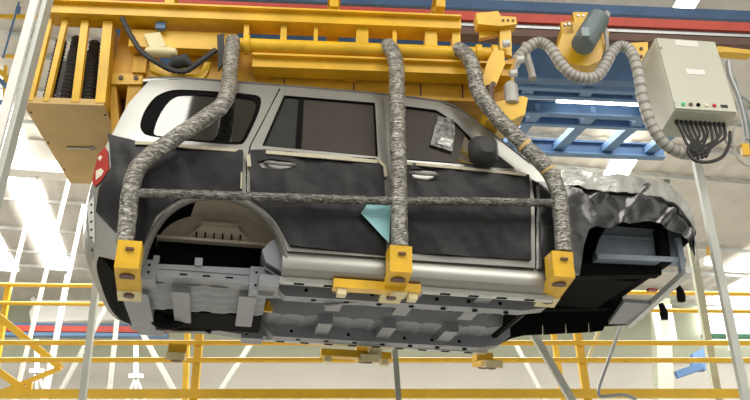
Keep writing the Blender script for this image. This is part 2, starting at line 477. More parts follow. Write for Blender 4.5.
# rear wheelhouse tubs
def tub(b):
    rows = []
    a0 = cp(157, 240, -.57).x; a1 = cp(272, 240, -.57).x + .05
    for i in range(25):
        t = i / 24; th = math.pi * t; u = (a0 + a1) / 2 - (a1 - a0) / 2 * math.cos(th)
        top = .26 + .29 * math.sin(th) ** .8
        rr = []
        for j in range(9):
            q = j / 8
            if q < .5: v = -.87 + .30 * math.sin(q * math.pi); w = top + .015 - .06 * q
            else: v = -.57 + .02 * (q - .5); w = (top - .015) + (.325 - top) * (q - .5) * 2
            if i < 9 and j < 4: v, w = -.57, top - .015
            rr.append((u, v, max(w, .30) if j > 4 else w))
        rows.append(rr)
    b.grid(rows, 0, (0, .015, .004))
    um = (a0 + a1) / 2
    b.hexa([(um - .24, -.575, .335), (um + .24, -.575, .335), (um + .24, -.56, .335), (um - .24, -.56, .335),
            (um - .12, -.615, .43), (um + .12, -.615, .43), (um + .12, -.56, .43), (um - .12, -.56, .43)])
    b.box((um - .13, -.625, .43), (um + .13, -.56, .455))
    for k in range(6): b.box((um - .16 + k * .06, -.60, .345), (um - .150 + k * .06, -.57, .385), 1)
    b.beam((a0, -.60, .318), (a1 - .02, -.60, .318), .02, .06)
    b.add([(a0 - .25, -.50, .06), (a0 + .3, -.50, .06), (a0 + .3, -.50, .64), (a0 - .25, -.50, .64)], [(0, 1, 2, 3)], 1)  # black sheet standing in for the dark inside the arch
    return b
both('wheelhouse', tub, [M['tub'], M['black']])
def lip(b):
    pts = [Vector((u, -V(u, w) - .004, w)) for u, w in ARCH]
    ctr = Vector((-1.27, 0, .05))
    rows = [[p + (p - Vector((ctr.x, p.y, ctr.z))).normalized() * .018 + Vector((0, 0, 0)), p + Vector((0, -.012, 0)), p - (p - Vector((ctr.x, p.y, ctr.z))).normalized() * .022 + Vector((0, .02, 0))] for p in smooth_path(pts, 3)]
    return b.grid(rows, 0, (0, .012, 0))
both('arch_lip', lip, M['silver'])
b = MB(); b.box((-1.80, -.42, .04), (-.86, .44, .56)); part('dark_gap_block', b, M['black'])  # black block standing in for the shade of the open underside
for sg in (-1, 1):
    b = MB(); o = sg * .66
    pts = [(-1.86, .10), (-1.70, .105), (-1.60, .085), (-.80, .105), (-.80, -.02), (-1.02, -.015), (-1.2, .005), (-1.62, .0), (-1.86, .0)]
    b.prism([(u, o - .075, w) for u, w in pts], (0, .15, 0))
    b.box((-1.80, o - .088, -.03), (-1.60, o + .09, .105)); b.box((-.99, o - .09, -.05), (-.82, o + .09, .11))
    for u, w in ((-1.65, .07), (-1.65, .02), (-1.72, .05), (-1.72, .0), (-.95, .07), (-.9, .02), (-.88, .08), (-.95, -.02), (-1.77, .08)):
        b.cyl((u, o - .0915, w), (u, o - .086, w), .009, 8, 1)
    for u in (-1.45, -1.3, -1.15): b.box((u, o - .078, .02), (u + .05, o - .074, .03), 1)
    b.box((-1.36, o - .085, .09), (-1.31, o - .07, .145)); b.box((-1.63, o - .085, .09), (-1.59, o - .07, .14))
    b.box((-1.58, o - .082, .052), (-1.0, o - .074, .058))
    part('rear_frame_rail', b, [M['primer'], M['black']])
b = MB(); us = [-1.82 + i * .04 for i in range(25)]; vs_ = [-.60 + j * .04 for j in range(16)]
b.grid([[(u, v, -.02 + .012 * math.sin(v * 40) + (.01 if int(u * 9) % 2 else 0)) for v in vs_] for u in us], 0, (0, 0, .02)); part('rear_floor', b, M['primer'])
for u in (-1.5, -1.05):
    b = MB(); b.box((u, -.58, -.055), (u + .12, .2, .0)); part('cross_member', b, M['primer'])
b = MB(); pts = [(-1.72, .06), (-.86, .08), (-.86, .02), (-1.1, .0), (-1.22, -.01), (-1.24, -.04), (-1.28, -.02), (-1.5, -.03), (-1.68, -.02), (-1.72, .0)]
b.prism([(u, .50, w) for u, w in pts], (0, .06, 0)); part('axle_shield', b, M['black'])
b = MB(); b.box((-1.62, .02, -.02), (-.86, .5, .03)); part('axle_shield', b, M['black'])
b = MB(); b.tube(smooth_path([(-1.66, .1, -.02), (-1.60, .16, -.06), (-1.52, .2, -.05), (-1.44, .22, .0)]), .06, 10); part('exhaust_hanger', b, M['black'])
b = MB(); b.hexa([(-1.84, -.5, -.06), (-1.66, -.5, -.06), (-1.64, .35, -.10), (-1.80, .35, -.10), (-1.84, -.5, .06), (-1.66, -.5, .06), (-1.64, .35, .04), (-1.80, .35, .04)]); part('spare_wheel_well', b, M['primer'])
for x, y in ((266, 309),): 
    c = cp(x, y, .1); b = MB(); b.box(c - Vector((.05, .02, .02)), c + Vector((.05, .02, .02))); b.cyl(c + Vector((.01, 0, .02)), c + Vector((.01, 0, .06)), .02, 8); part('yellow_clip', b, M['yellow'])
# rear valance hanging under the tailgate
b = MB(); rows = []
for i in range(9):
    t = i / 8; v = -.80 + .95 * t
    x = 91 + 32 * t + 2 * math.sin(math.pi * t); y = 250 + 47 * t
    p = cp(x, y, v); q = cp(x + 9 + 4 * math.sin(t * 3), y + 6 + 4 * math.sin(t * 3), v + .03)
    rows.append([p + Vector((.03, 0, .05)), p, q, q + Vector((.05, .04, .06))])
b.grid(rows, 0, (.02, .02, .02)); part('rear_valance', b, M['black'])
b = MB(); panel(b, L(87, 205, 94, 196, 95, 244, 90, 238), [], .006, .02); 
for y in (205, 213, 222, 230, 238):
    u, w = S(91.5, y); b.cyl((u, -V(u, w) - .009, w), (u, -V(u, w) - .004, w), .008, 8, 1)
part('corner_panel', b, [M['flange'], M['black']])

# ---- front end
b = MB(); ap = [cp(*p, -.52) for p in ((595, 254), (599, 240), (608, 224), (624, 214), (646, 216), (668, 226), (682, 234), (682, 258), (640, 259))]
b.prism(ap, (0, .05, 0))
b.beam(cp(595, 258, -.56), cp(683, 262, -.56), .04, .10); b.beam(cp(600, 237, -.53), cp(650, 240, -.53), .02, .05)
part('inner_wing', b, M['primer2'])
b = MB(); b.prism([Vector((p.x, .47, p.z)) for p in ap], (0, .05, 0)); part('inner_wing', b, M['primer2'])
# black liners under the engine bay, far side notched
b = MB()
lo = [(1.20, .06), (1.27, .10), (1.39, .135)]
for u in (1.545, 1.755, 1.965): w = .135 + (u - 1.39) * .11; lo += [(u, w), (u + .003, w + .085), (u + .017, w + .085), (u + .02, w)]
lo += [(2.10, .22), (2.12, .26), (2.36, .29), (2.30, .55), (2.10, .76), (1.20, .78)]
b.prism([(u, .62, w) for u, w in lo], (0, .03, 0)); part('splash_shield', b, M['black'])
b = MB(); b.box((1.10, -.60, .72), (2.12, .60, .75)); part('engine_shield', b, M['black'])
b = MB(); b.box((1.25, -.36, .34), (1.95, .40, .66)); part('engine_shield', b, M['black'])
for sg in (-1, 1):
    b = MB(); pts = [(1.08, .14), (1.25, .28), (2.1, .36), (2.1, .46), (1.08, .36)]
    b.prism([(u, sg * .46 - .05, w) for u, w in pts], (0, .1, 0)); part('front_frame_rail', b, M['black'])
p0, p1 = cp(689, 270, -.66), cp(629, 325, .62)
b = MB(); b.beam(p0, p1, .05, .05, (0, 0, 1)); part('lower_radiator_beam', b, M['flange'])
b = MB(); b.hexa([(p1.x - .30, .05, p1.z + .02), (p1.x - .02, .05, p1.z + .02), (p1.x - .02, .60, p1.z), (p1.x - .20, .60, p1.z - .01), (p1.x - .30, .05, p1.z + .05), (p1.x - .02, .05, p1.z + .05), (p1.x - .02, .60, p1.z + .03), (p1.x - .20, .60, p1.z + .02)]); part('under_tray', b, M['primer'])
b = MB(); b.box((2.06, -.60, .42), (2.14, .60, .70)); part('radiator_panel', b, M['black'])
b = MB(); b.beam(p0 + Vector((-.02, .06, 0)), Vector((2.2, -.62, .62)), .04, .05); part('lamp_bracket', b, M['primer2'])
for (x, y, v) in ((681, 296, -.2), (664, 314, .25)):
    c = cp(x, y, v); b = MB(); b.tube([c + Vector((-.02, 0, .09)), c + Vector((0, 0, .03)), c, c + Vector((.0, 0, -.045))], [.02, .03, .035, .03], 10); part('rubber_mount', b, M['black'])
c = cp(651, 290, .1); b = MB(); b.box(c - Vector((.03, .02, .01)), c + Vector((.05, .02, .012))); part('warning_tag', b, M['redlens'])

# ================================================================== COVERS ON THE CAR
def crumple(u, w, a=.010):
    return a * (noise.noise(Vector((u * 3.1, w * 4.2, 1.7))) + .7 * noise.noise(Vector((u * 8 + w * 2, w * 2.2, 5.1))) + .35 * noise.noise(Vector((u * 15, w * 9, 2.2))))
def cover(name, outl, label, holes=(), m='cover', off=.018, step=.035, amp=.022):
    b = MB()
    b.sheet(outl, list(holes), lambda u, w: Vector((u, -V(u, w) - off - crumple(u, w, amp) - .003, w)), lambda u, w: Vector((u, -V(u, w) - .0055, w)), step)
    return tag(build(name, b, M[m], None, CAR, 60), label, 'cover')
def tape(parent, pts, wd=3.0):
    wd *= 1.25
    b = MB(); P = [Vector(S(*p)) for p in pts]
    for a, c in zip(P, P[1:]):
        d = (c - a).normalized(); n = Vector((-d.y, d.x)) * wd * .0036
        poly = [tuple(a - n - d * .004), tuple(c - n + d * .004), tuple(c + n + d * .004), tuple(a + n - d * .004)]
        panel(b, poly, [], .036, .01, .08)
    build('masking_tape', b, M['tape'], parent)
cq = cover('protective_cover', L(108, 136, 140, 143, 200, 148, 243, 152, 242, 192, 222, 193, 205, 189, 190, 194, 172, 203, 156, 216, 146, 238, 141, 252, 122, 240, 96, 212, 99, 190, 106, 178, 111, 168, 110, 150),
           'black fabric cover taped over the rear wing above the rear wheel arch')
tape(cq, [(136, 145), (190, 149), (243, 153)], 2.7); tape(cq, [(242, 152), (241, 190)], 1.2)
hr = L(257, 163, 270, 160.5, 292, 163, 296, 168, 280, 171, 262, 169)
cr_ = cover('protective_cover', L(250, 152, 265, 151, 375, 160, 383, 166, 386, 256, 290, 247, 284, 236, 276, 222, 262, 207, 250, 200), 
            'black fabric cover taped over the rear door, behind the cyan paper', [hr])
tape(cr_, [(266, 154), (320, 158.5), (376, 163.5)], 3.2); tape(cr_, [(248, 157), (249, 168)], 3.0); tape(cr_, [(378, 163), (384, 168), (385, 178)], 2.4)
hf = L(410, 171, 424, 170, 436, 172, 438, 178, 426, 181, 412, 179)
cf = cover('protective_cover', L(404, 165, 440, 166, 528, 176, 530, 205, 530, 261, 398, 253, 398, 190), 
           'black fabric cover taped over the front door, right of the middle wrapped arm', [hf])
tape(cf, [(404, 165), (460, 170), (524, 176.5)], 2.6)
cw = cover('protective_cover', L(538, 182, 556, 184, 580, 190, 594, 208, 602, 224, 588, 230, 583, 246, 578, 276, 540, 268),
           'black cover on the front wing between the front door and the front wheel arch', (), 'wrap', .02, .04, .02)
# the film over bonnet and nose
HS = [(556, 178, 200), (575, 177, 205), (590, 181, 220), (605, 184, 224), (622, 183, 219), (640, 187, 217), (655, 188, 220), (668, 193, 225), (679, 203, 230), (687, 214, 246), (692, 227, 258), (692, 240, 268)]
rows = []
sec = []
for (x, yt, yb) in HS:
    u, w = S(x, yt); u2, w2 = S(x, yb); sec.append((u, w, w2))
def lerp_sec(t):
    k = min(int(t), len(sec) - 2); f_ = t - k; a, b_ = sec[k], sec[k + 1]
    return [a[i] + (b_[i] - a[i]) * f_ for i in range(3)]
N = 120
for i in range(N + 1):
    u, w, w2 = lerp_sec(i / N * (len(sec) - 1)); r_ = []
    h = V(u, w) - .02
    half = []
    for j in range(11):
        t = j / 10; half.append((u + .004 * t, -(h + .035 * math.sin(t * 1.6)), w2 + (w - w2) * t))
    for j in range(1, 9):
        t = j / 8; half.append((u + .05 * math.sin(t * 1.57) * (1 if i > 80 else .3), -h * (1 - t), w + .05 * math.sin(t * 1.57)))
    full = half + [(p[0], -p[1], p[2]) for p in reversed(half[:-1])]
    for p in full:
        q = Vector(p); k = noise.noise(q * 5 + Vector((3, 0, 0))) * .028 + noise.noise(Vector((q.x * 9 + q.z * 6, q.y * 5, q.z * 3))) * .016
        fold = max(0, math.sin((q.x * 1.0 - q.z * .9) * 19 + 1.2 * noise.noise(q * 3))) ** 3 * .034
        sgn = -1 if p[1] < 0 else 1
        r_.append(q + Vector((0, sgn * (k + fold) * .9, k * .6)))
    rows.append(r_)
b = MB(); b.grid(rows, 0, (0, 0, -.006))
hood = tag(build('bonnet_wrap', b, M['wrap'], None, CAR, 80), 'shiny crumpled black film wrapped over the bonnet and nose of the car', 'cover')
# pale taped film along the bonnet edge
b = MB(); rows = []
for i in range(40):
    t = .2 + i / 39 * 10.7; u, w, w2 = lerp_sec(t); h = V(u, w)
    rows.append([Vector((u, -h - .045 - .012 * noise.noise(Vector((u * 9, j, 0))), w - .085 + .034 * j + .018 * noise.noise(Vector((u * 12, j * 2.3, 4))))) for j in range(5)])
b.grid(rows, 0, (0, .012, 0)); build('film_edge', b, M['clear'], hood)
# cyan paper and clear pouch
b = MB(); pp = [(361, 213), (367, 204.5), (391, 205), (389, 243)]
b.prism([cp(*p, -.945 - (.02 if i in (0, 3) else 0)) for i, p in enumerate(pp)], (0, .004, .0)); tag(build('paper_sheet', b, M['cyan'], None, CAR, 0), 'sheet of cyan paper stuck on the rear door cover beside the middle wrapped arm', 'paper')
b = MB(); o_ = L(438, 116, 454, 120, 455, 133, 452, 152, 430, 145, 434, 130)
b.sheet(o_, [], lambda u, w: Vector((u, -V(u, w) - .004 - .012 * abs(noise.noise(Vector((u * 26, w * 22, 0)))), w)), lambda u, w: Vector((u, -V(u, w) + .008, w)), .012)
pch = tag(build('plastic_pouch', b, mat('plastic_painted_glints', (.03, .03, .028), .12, 0, .5, 22, .8, 40, col2=(.34, .34, .32)), None, CAR, 30), 'crinkled shiny plastic document pouch on the front door window', 'pouch')  # pale blotches in the pouch colour imitate highlights on the crinkles
b = MB(); c = S(447, 139)
b.sheet(L(441, 138, 453, 141, 450, 148, 437, 144), [], lambda u, w: Vector((u, -V(u, w) - .014, w)), lambda u, w: Vector((u, -V(u, w) - .012, w)), .03); build('paper_note', b, M['clear'], pch)

# ================================================================== OVERHEAD CARRIER (built in hall axes)
def toW(b, F): b.v = [F.M @ p for p in b.v]; return b
def kp(px, py, v): return KF.at(px, py, v)
carrier = empty('overhead_carrier', W, KF.M @ Vector((0, 0, 1.45)))
tag(carrier, 'yellow overhead carrier frame whose wrapped arms reach down and hold the car body', 'carrier')
def kpart(name, b, m, F=KF, parent=None, smooth=35): return build(name, toW(b, F), m, parent or carrier, None, smooth)
def kbox(b, x0, y0, x1, y1, v0, v1, mi=0, xr=None):
    """bar running along the carrier: heights read at x = xr on its near face"""
    xr = xr or (x0 + x1) / 2
    a = kp(xr, y1, v0).z; c = kp(xr, y0, v0).z
    return b.box((kp(x0, y1, v0).x, v0, a), (kp(x1, y1, v0).x, v1, c), mi)

for far in (0, 1):
    f = (lambda b: b.flipv()) if far else (lambda b: b)
    b = MB(); kbox(b, 46, 9.5, 461, 20.5, -.76, -.62, 0, 300); kbox(b, 46, 8, 461, 9.8, -.80, -.58, 0, 300); kbox(b, 46, 20.3, 461, 22, -.79, -.60, 0, 300)
    kpart('main_beam', f(b), M['yellow'])
    p, q = kp(240, 43.5, -.72), kp(497, 56, -.72); p.z = q.z = (p.z + q.z) / 2
    b = MB(); b.cyl(p, q, .053, 20)
    for x in (247, 478, 494):
        t = (x - 240) / 257; c = p.lerp(q, t); b.cyl(c - Vector((.02, 0, 0)), c + Vector((.02, 0, 0)), .075, 20)
    kpart('arm_pipe', f(b), M['yellow'])
    b = MB(); kbox(b, 252, 58, 512, 70, -.70, -.60, 0, 380); kbox(b, 252, 57, 512, 59, -.74, -.56, 0, 380); kbox(b, 252, 69.5, 512, 71, -.73, -.58, 0, 380)
    kpart('lower_channel', f(b), M['yellow3'])
    b = MB(); kbox(b, 128, 31, 236, 48, -.68, -.58, 0, 180); kpart('rear_bar', f(b), M['yellow'])
    b = MB(); kbox(b, 172, 46, 256, 84, -.54, -.50, 0, 214); kpart('side_plate', f(b), M['yellow2'])
    b = MB(); kbox(b, 226, 71, 515, 96, -.56, -.50, 0, 380)
    for x in (283, 353, 420, 462): kbox(b, x, 71, x + 1.5, 96, -.563, -.55, 1, 380)
    kbox(b, 226, 95, 515, 98, -.58, -.46, 0, 380)
    kpart('side_plate', f(b), [M['yellow2'], M['brown']])
pz = kp(350, 49, -.72).z; bz = kp(300, 21, -.76).z
for x in (140, 262, 350, 470):
    u = kp(x, 60, -.6).x; b = MB(); b.box((u - .05, -.6, pz - .20), (u + .05, .6, pz - .06)); kpart('cross_beam', b, M['yellow2'])
b = MB(); u0, u1 = kp(236, 60, -.5).x, kp(510, 60, -.5).x; b.box((u0, -.45, pz - .10), (u1, .45, pz - .08)); kpart('deck_plate', b, M['yellow2'])
for x, w_ in ((247, 5), (284, 6), (316, 4), (362, 12), (394, 4), (430, 12), (455, 8)):
    for v in (-.70, .70):
        c = kp(x, 30, -.70); h = w_ * KF.scale(c) / 2; b = MB(); b.box((c.x - h, v - .05, pz), (c.x + h, v + .05, bz + .01)); kpart('web_post', b, M['yellow'])
for x in (334, 440, 170):
    c = kp(x, 8, -.70); b = MB(); b.box((c.x - .035, -.75, c.z - .02), (c.x + .035, -.60, c.z + .09)); b.box((c.x - .05, -.78, c.z + .07), (c.x + .05, -.55, c.z + .10)); kpart('hanger_lug', b, M['yellow'])
    b = MB(); b.box((c.x - .05, -.62, c.z + .02), (c.x + .05, .62, c.z + .10)); kpart('cross_beam', b, M['yellow2'])
# front end of the carrier
def kprism(b, pts, v, t, mi=0): return b.prism([kp(pts[i], pts[i + 1], v) for i in range(0, len(pts), 2)], (0, t, 0), mi)
b = MB(); kprism(b, (494, 49, 504, 51, 505, 64, 488, 104, 476, 101, 487, 62), -.80, .06); kpart('end_bracket', b, M['yellow'])
b = MB(); kprism(b, (497, 62, 516, 58, 508, 96, 497, 110, 488, 104), -.60, .04); kpart('end_bracket', b, M['yellow2'])
b = MB(); kprism(b, (476, 13, 498, 11, 501, 16, 516, 17, 517, 24, 501, 26, 478, 24), -.78, .12)
for x in (503, 508, 513): c = kp(x, 20.5, -.78); b.cyl(c, c + Vector((0, -.008, 0)), .010, 8, 1)
kpart('top_bracket', b, [M['yellow'], M['brown']])
b = MB(); kprism(b, (500, 25, 511, 26, 512, 56, 500, 52), -.74, .05); kprism(b, (480, 24, 500, 25, 500, 34, 480, 38), -.70, .05); kpart('end_bracket', b, M['yellow'])
b = MB(); kprism(b, (486, 104, 523, 96, 528, 98, 525, 114, 499, 126, 487, 119), -.78, .3); kpart('drip_tray', b, M['yellow'])
b = MB(); c = kp(511, 93, -.76); b.tube([c + Vector((0, 0, -.10)), c + Vector((0, 0, -.09)), c + Vector((0, 0, .06)), c + Vector((0, 0, .09))], [.04, .058, .055, .03], 10); kpart('limit_switch', b, M['hose'])
b = MB(); c = kp(490, 92, -.82); b.cyl(c + Vector((0, 0, -.07)), c + Vector((0, 0, .05)), .03, 10); b.cyl(c + Vector((.02, 0, .04)), c + Vector((.03, 0, .08)), .02, 8); kpart('latch', b, M['brown'])
for x, y in ((503, 44), (517, 60), (510, 74)): 
    b = MB(); c = kp(x, y, -.80); b.cyl(c, c + Vector((.05, 0, .01)), .03, 10); kpart('pivot_pin', b, M['flange'])
# rear end of the carrier
b = MB(); kprism(b, (122, 22, 150, 24, 166, 82, 150, 90, 142, 82, 111, 80), -.55, .05); kpart('rear_brace', b, M['yellow2'])
b = MB(); kprism(b, (110, 73, 143, 74, 142, 84, 110, 84), -.58, .3)
for x in (121, 136): c = kp(x, 78, -.58); b.cyl(c, c + Vector((0, -.01, 0)), .018, 8, 1)
kpart('rear_brace', b, [M['yellow'], M['brown']])
b = MB(); kprism(b, (109, 84, 116, 84, 121, 142, 112, 142), -.56, .25); kprism(b, (128, 84, 142, 84, 136, 120, 127, 142, 121, 142), -.56, .25); kprism(b, (116, 85, 129, 85, 128, 128, 119, 140), -.35, .05, 1); kpart('rear_column', b, [M['yellow2'], M['brown']])
b = MB(); kprism(b, (149, 60, 156, 61, 176, 75, 199, 74, 205, 62, 211, 62, 208, 72, 202, 80, 172, 80, 150, 70), -.74, .05); kpart('rear_brace', b, M['yellow'])
b = MB(); kprism(b, (144, 34, 160, 32, 166, 46, 150, 48), -.72, .05); kpart('terminal_box', b, M['cream'])
b = MB(); c = kp(161, 52, -.78); b.tube([c + Vector((-.12, 0, .0)), c + Vector((-.11, 0, 0)), c + Vector((-.06, 0, 0)), c + Vector((.06, 0, 0)), c + Vector((.11, 0, 0)), c + Vector((.12, 0, 0))], [.01, .03, .042, .042, .03, .01], 12); kpart('float_pad', b, M['cream'])
b = MB(); c = kp(160, 27, -.72); b.box(c - Vector((.03, .02, .02)), c + Vector((.04, .02, .03))); kpart('switch', b, M['bluelt'])
b = MB(); b.tube(smooth_path([kp(*p) for p in ((122, 18, -.78), (130, 34, -.80), (142, 52, -.82), (158, 63, -.82), (172, 70, -.80), (186, 71, -.80), (202, 60, -.80), (216, 50, -.78))]), .021, 8, ribs=.08); kpart('cable_loop', b, M['dark'])
b = MB(); c = kp(181, 63, -.80); b.tube([c + Vector((-.08, 0, -.03)), c + Vector((-.05, 0, .0)), c + Vector((.03, 0, .02)), c + Vector((.08, 0, -.02))], [.02, .05, .055, .02], 10); kpart('cable_loop', b, M['dark'])
b = MB(); kprism(b, (217, 35, 224, 33, 224, 62, 218, 70), -.76, .03); kpart('clamp_plate', b, M['dark'])

# wrapped arms, their feet, and the bar that ties them
FEET = {}
def arm(name, path, r, foot, far, foff):
    b = MB(); P = [Vector(KF.M @ kp(*p[:3])) if len(p) > 3 else CAR.M @ cp(*p) for p in path]
    P = [CAR.I @ p for p in smooth_path(P, 7)]
    if far: P = [Vector((p.x + foff[0] * min(1, max(0, (2.0 - p.z) / .8)), -p.y, p.z)) for p in P]
    P = [P[i].lerp(P[i + 1], k / 3) for i in range(len(P) - 1) for k in range(3)] + [P[-1]]
    b.tube(P, r, 14, 0, ribs=.022, wob=.12)
    a = kpart(name, b, M['foil'], CAR, smooth=60)
    b = MB(); u, w = foot; u += foff[0] if far else 0
    hw = .074; dz = foff[1] if far else 0; w += dz
    b.box((u - hw, -1.08, w), (u + hw, -.93, w + (.07 if far else .155))); 
    b.hexa([(u - hw, -1.09, w - .03), (u + hw, -1.09, w - .03), (u + hw, -.70, w - .105), (u - hw, -.70, w - .105), (u - hw, -1.09, w + .02), (u + hw, -1.09, w + .02), (u + hw, -.70, w - .05), (u - hw, -.70, w - .05)])
    b.hexa([(u - hw, -.80, w - .092), (u + hw, -.80, w - .092), (u + hw, -.67, w - .120), (u - hw, -.67, w - .120), (u - hw, -.80, w - .05), (u + hw, -.80, w - .05), (u + hw, -.67, w - .06), (u - hw, -.67, w - .06)], 2)
    for v in (-.98, -.75):
        wv = w - .03 - .075 * (v + 1.09) / .39; b.cyl((u, v, wv - (.006 if v < -.9 else .018)), (u, v, wv + .012), .05 if v < -.9 else .035, 14, 1)
    b.box((u - .02, -1.10, w + .09), (u + .03, -1.078, w + .105), 1)
    if far: b.flipv()
    if name and path[0][0] == 457:
        n_ = len(P)
        for k in (int(n_ * .56), int(n_ * .68)):
            y = MB(); y.tube(P[k:k + 3], r * 1.05, 14, 0); kpart('yellow_tape', y.flipv() if False else y, M['tan'], CAR, a)
    return a, kpart('support_foot', b, [M['yellow'], M['brown'], M['cream']], CAR, a)
arms = [('wrapped_arm', [(233, 41, -.74, 1), (232, 50, -.80, 1), (230, 72, -.86, 1), (228, 90, -.96), (221, 106, -1.0), (196, 124, -1.02), (162, 147, -1.02), (140, 165, -1.02), (131, 188, -1.02), (128, 215, -1.02), (124.5, 243, -1.02)], .057, (127, 264)),
        ('wrapped_arm', [(387, 45, -.74, 1), (393, 53, -.80, 1), (396.5, 72, -.86, 1), (397, 100, -.98), (398, 140, -1.02), (399, 195, -1.02), (400, 247, -1.02)], .058, (401, 268)),
        ('wrapped_arm', [(457, 49, -.74, 1), (467, 55, -.80, 1), (474, 72, -.86, 1), (477, 88, -.94), (493, 112, -1.0), (522, 143, -1.02), (545, 166, -1.02), (557, 188, -1.02), (561, 215, -1.02), (563.5, 252, -1.02)], .058, (564, 273))]
AR = []
for n, path, r, (fx, fy) in arms:
    g = cp(fx, fy, -1.08); FEET[fx] = g
    for far in (0, 1):
        a, ft = arm(n, path, r, (g.x, g.z), far, {127: (.26, -.07), 401: (.10, -.10), 564: (.04, -.14)}[fx]); AR.append((a, ft, far))
for far in (0, 1):
    b = MB(); P = [cp(x, y, -1.02) for x, y in ((137, 193), (200, 194.5), (270, 197), (340, 199.5), (400, 201), (480, 201.5), (556, 203))]
    b.tube(smooth_path(P, 12), .030, 10, 0, ribs=.04, wob=.12)
    if far: b.flipv()
    kpart('wrapped_tie_bar', b, M['foild'], CAR, smooth=60)
    # long support bar with pads under the middle foot
    g = FEET[401]; b = MB(); w = g.z - .065; u0, u1 = cp(333, 284, -.85).x, cp(420, 288, -.85).x
    b.box((u0, -.88, w - .03), (u1, -.78, w + .03))
    for u, m_ in ((u0 + .06, 1), (u1 - .05, 1)): b.box((u - .03, -.87, w - .075), (u + .03, -.79, w - .03), m_)
    b.box((g.x - .02, -.875, w - .04), (g.x + .09, -.74, w + .045), 1)
    if far: b.flipv(); b.v = [p + Vector((.12, 0, -.07)) for p in b.v]
    kpart('support_bar', b, [M['yellow'], M['cream']], CAR)
b = MB(); c = cp(570, 300, -.6); 
for far in (0, 1):
    b = MB(); u0 = FEET[564].x; w = FEET[564].z - .03
    b.box((u0 - .22, -.84, w - .03), (u0, -.74, w + .02)); 
    if far: continue
    kpart('support_bar', b, M['cream'], CAR)
for a, ft, far in AR:
    i = AR.index((a, ft, far)) // 2
    a['obj']['label'] = ('slanting ', 'straight ', 'kinked ')[i] + 'silver and black wrapped arm'

# ------------------------------------------------------------------ cage with springs at the rear of the carrier
cage = empty('spring_cage', W, KF.M @ kp(60, 104, -.72)); tag(cage, 'tall yellow open cage with dark springs and a flat base, left of the car', 'cage')
cw_ = kp(60, 104, -.72).z; vb = KF.atw(63, 183, cw_).y
ub0, ub1 = kp(22, 104, -.72).x, kp(104, 105, -.72).x
b = MB(); b.box((ub0, -.72, cw_), (ub1, vb, cw_ + .015)); b.box((ub0, -.72, cw_ + .015), (ub1, -.70, cw_ + .05)); b.box((ub0, -.70, cw_ + .015), (ub0 + .02, vb, cw_ + .05)); b.box((ub1 - .02, -.70, cw_ + .015), (ub1, vb, cw_ + .05))
for t in (.1, .45, .8):
    for u in (ub0 + .02, ub1 - .02): b.cyl((u, -.72 + (vb + .72) * t, cw_ - .004), (u, -.72 + (vb + .72) * t, cw_), .012, 8, 1)
kpart('base_pan', b, [M['tan'], M['brown']], KF, cage)
b = MB(); c = KF.atw(80, 148, cw_ - .008); b.box(c - Vector((.10, .012, .006)), c + Vector((.10, .012, .006))); b.box(c + Vector((.08, -.03, -.006)), c + Vector((.11, .03, .006))); kpart('base_handle', b, M['steel'], KF, cage)
tz = kp(80, 20, -.72).z
for vv in (-.70, vb - .03):
    for (x0, x1, wd) in ((49, 29, 8), (66, 47, 5), (86, 76, 7), (109, 101, 9)):
        p = kp(x0, 20, -.70); q = kp(x1, 102, -.70); p.y = q.y = vv; p.z = tz; q.z = cw_ + .02
        b = MB(); b.beam(q, p, wd * .0078, .05); kpart('post', b, M['yellow'], KF, cage)
b = MB(); b.box((ub0 + .03, -.12, cw_ + .02), (ub1 - .02, -.09, tz)); kpart('dark_backing', b, M['dark'], KF, cage)  # dark sheet behind the springs that fills the gaps between posts
p, q = kp(112, 22, -.66), kp(104, 104, -.66)
b = MB(); b.hexa([(q.x, -.66, cw_ + .02), (q.x + .02, -.66, cw_ + .02), (q.x + .02, vb, cw_ + .02), (q.x, vb, cw_ + .02), (p.x, -.66, tz), (p.x + .02, -.66, tz), (p.x + .02, vb, tz), (p.x, vb, tz)]); kpart('side_plate', b, M['yellow2'], KF, cage)
for (x0, x1, vv) in ((58, 40, -.45), (76, 60, -.50), (92, 84, -.45), (66, 50, -.3), (84, 75, -.3), (99, 93, -.3)):
    p = kp(x0, 22, -.60); q = kp(x1, 100, -.60); p.y = q.y = vv; p.z = tz - .02; q.z = cw_ + .03
    b = MB(); b.tube([q.lerp(p, k / 40) for k in range(41)], .042, 12, 0, ribs=.10); kpart('spring', b, M['dark'], KF, cage)
    b = MB(); b.tube([q, q + (p - q) * .05], .055, 12); kpart('spring_cup', b, M['yellow'], KF, cage)

# ------------------------------------------------------------------ conveyor rail, motor, hose, control box
def kbar(name, y0, y1, v0, v1, m, label, cat, u0=-1.75, u1=5.5):
    a = kp(600, y1, v0).z; c = kp(600, y0, v0).z; b = MB(); b.box((u0, v0, a), (u1, v1, c)); return tag(build(name, b, m, None, KF), label, cat)
rail = empty('conveyor_rail', W, KF.M @ kp(600, 42, -.05)); tag(rail, 'long overhead conveyor track with a red web, brown channel and grey strip', 'rail')
def rpart(name, y0, y1, v0, v1, m):
    a = kp(600, y1, v0).z; c = kp(600, y0, v0).z; b = MB(); b.box((kp(105, 10, -.06).x, v0, a), (5.5, v1, c)); kpart(name, b, m, KF, rail)
rpart('red_web', 16.5, 25, -.06, .02, M['red'])
rpart('grey_strip', 26, 31, -.03, .05, M['steel'])
rpart('brown_channel', 32, 38, -.02, .05, M['brown'])
rpart('flange', 38, 39, -.05, .08, M['brown'])
kbar('support_girder', 4.5, 13.5, .30, .42, M['blue'], 'blue steel girder running just above the red conveyor track', 'girder')

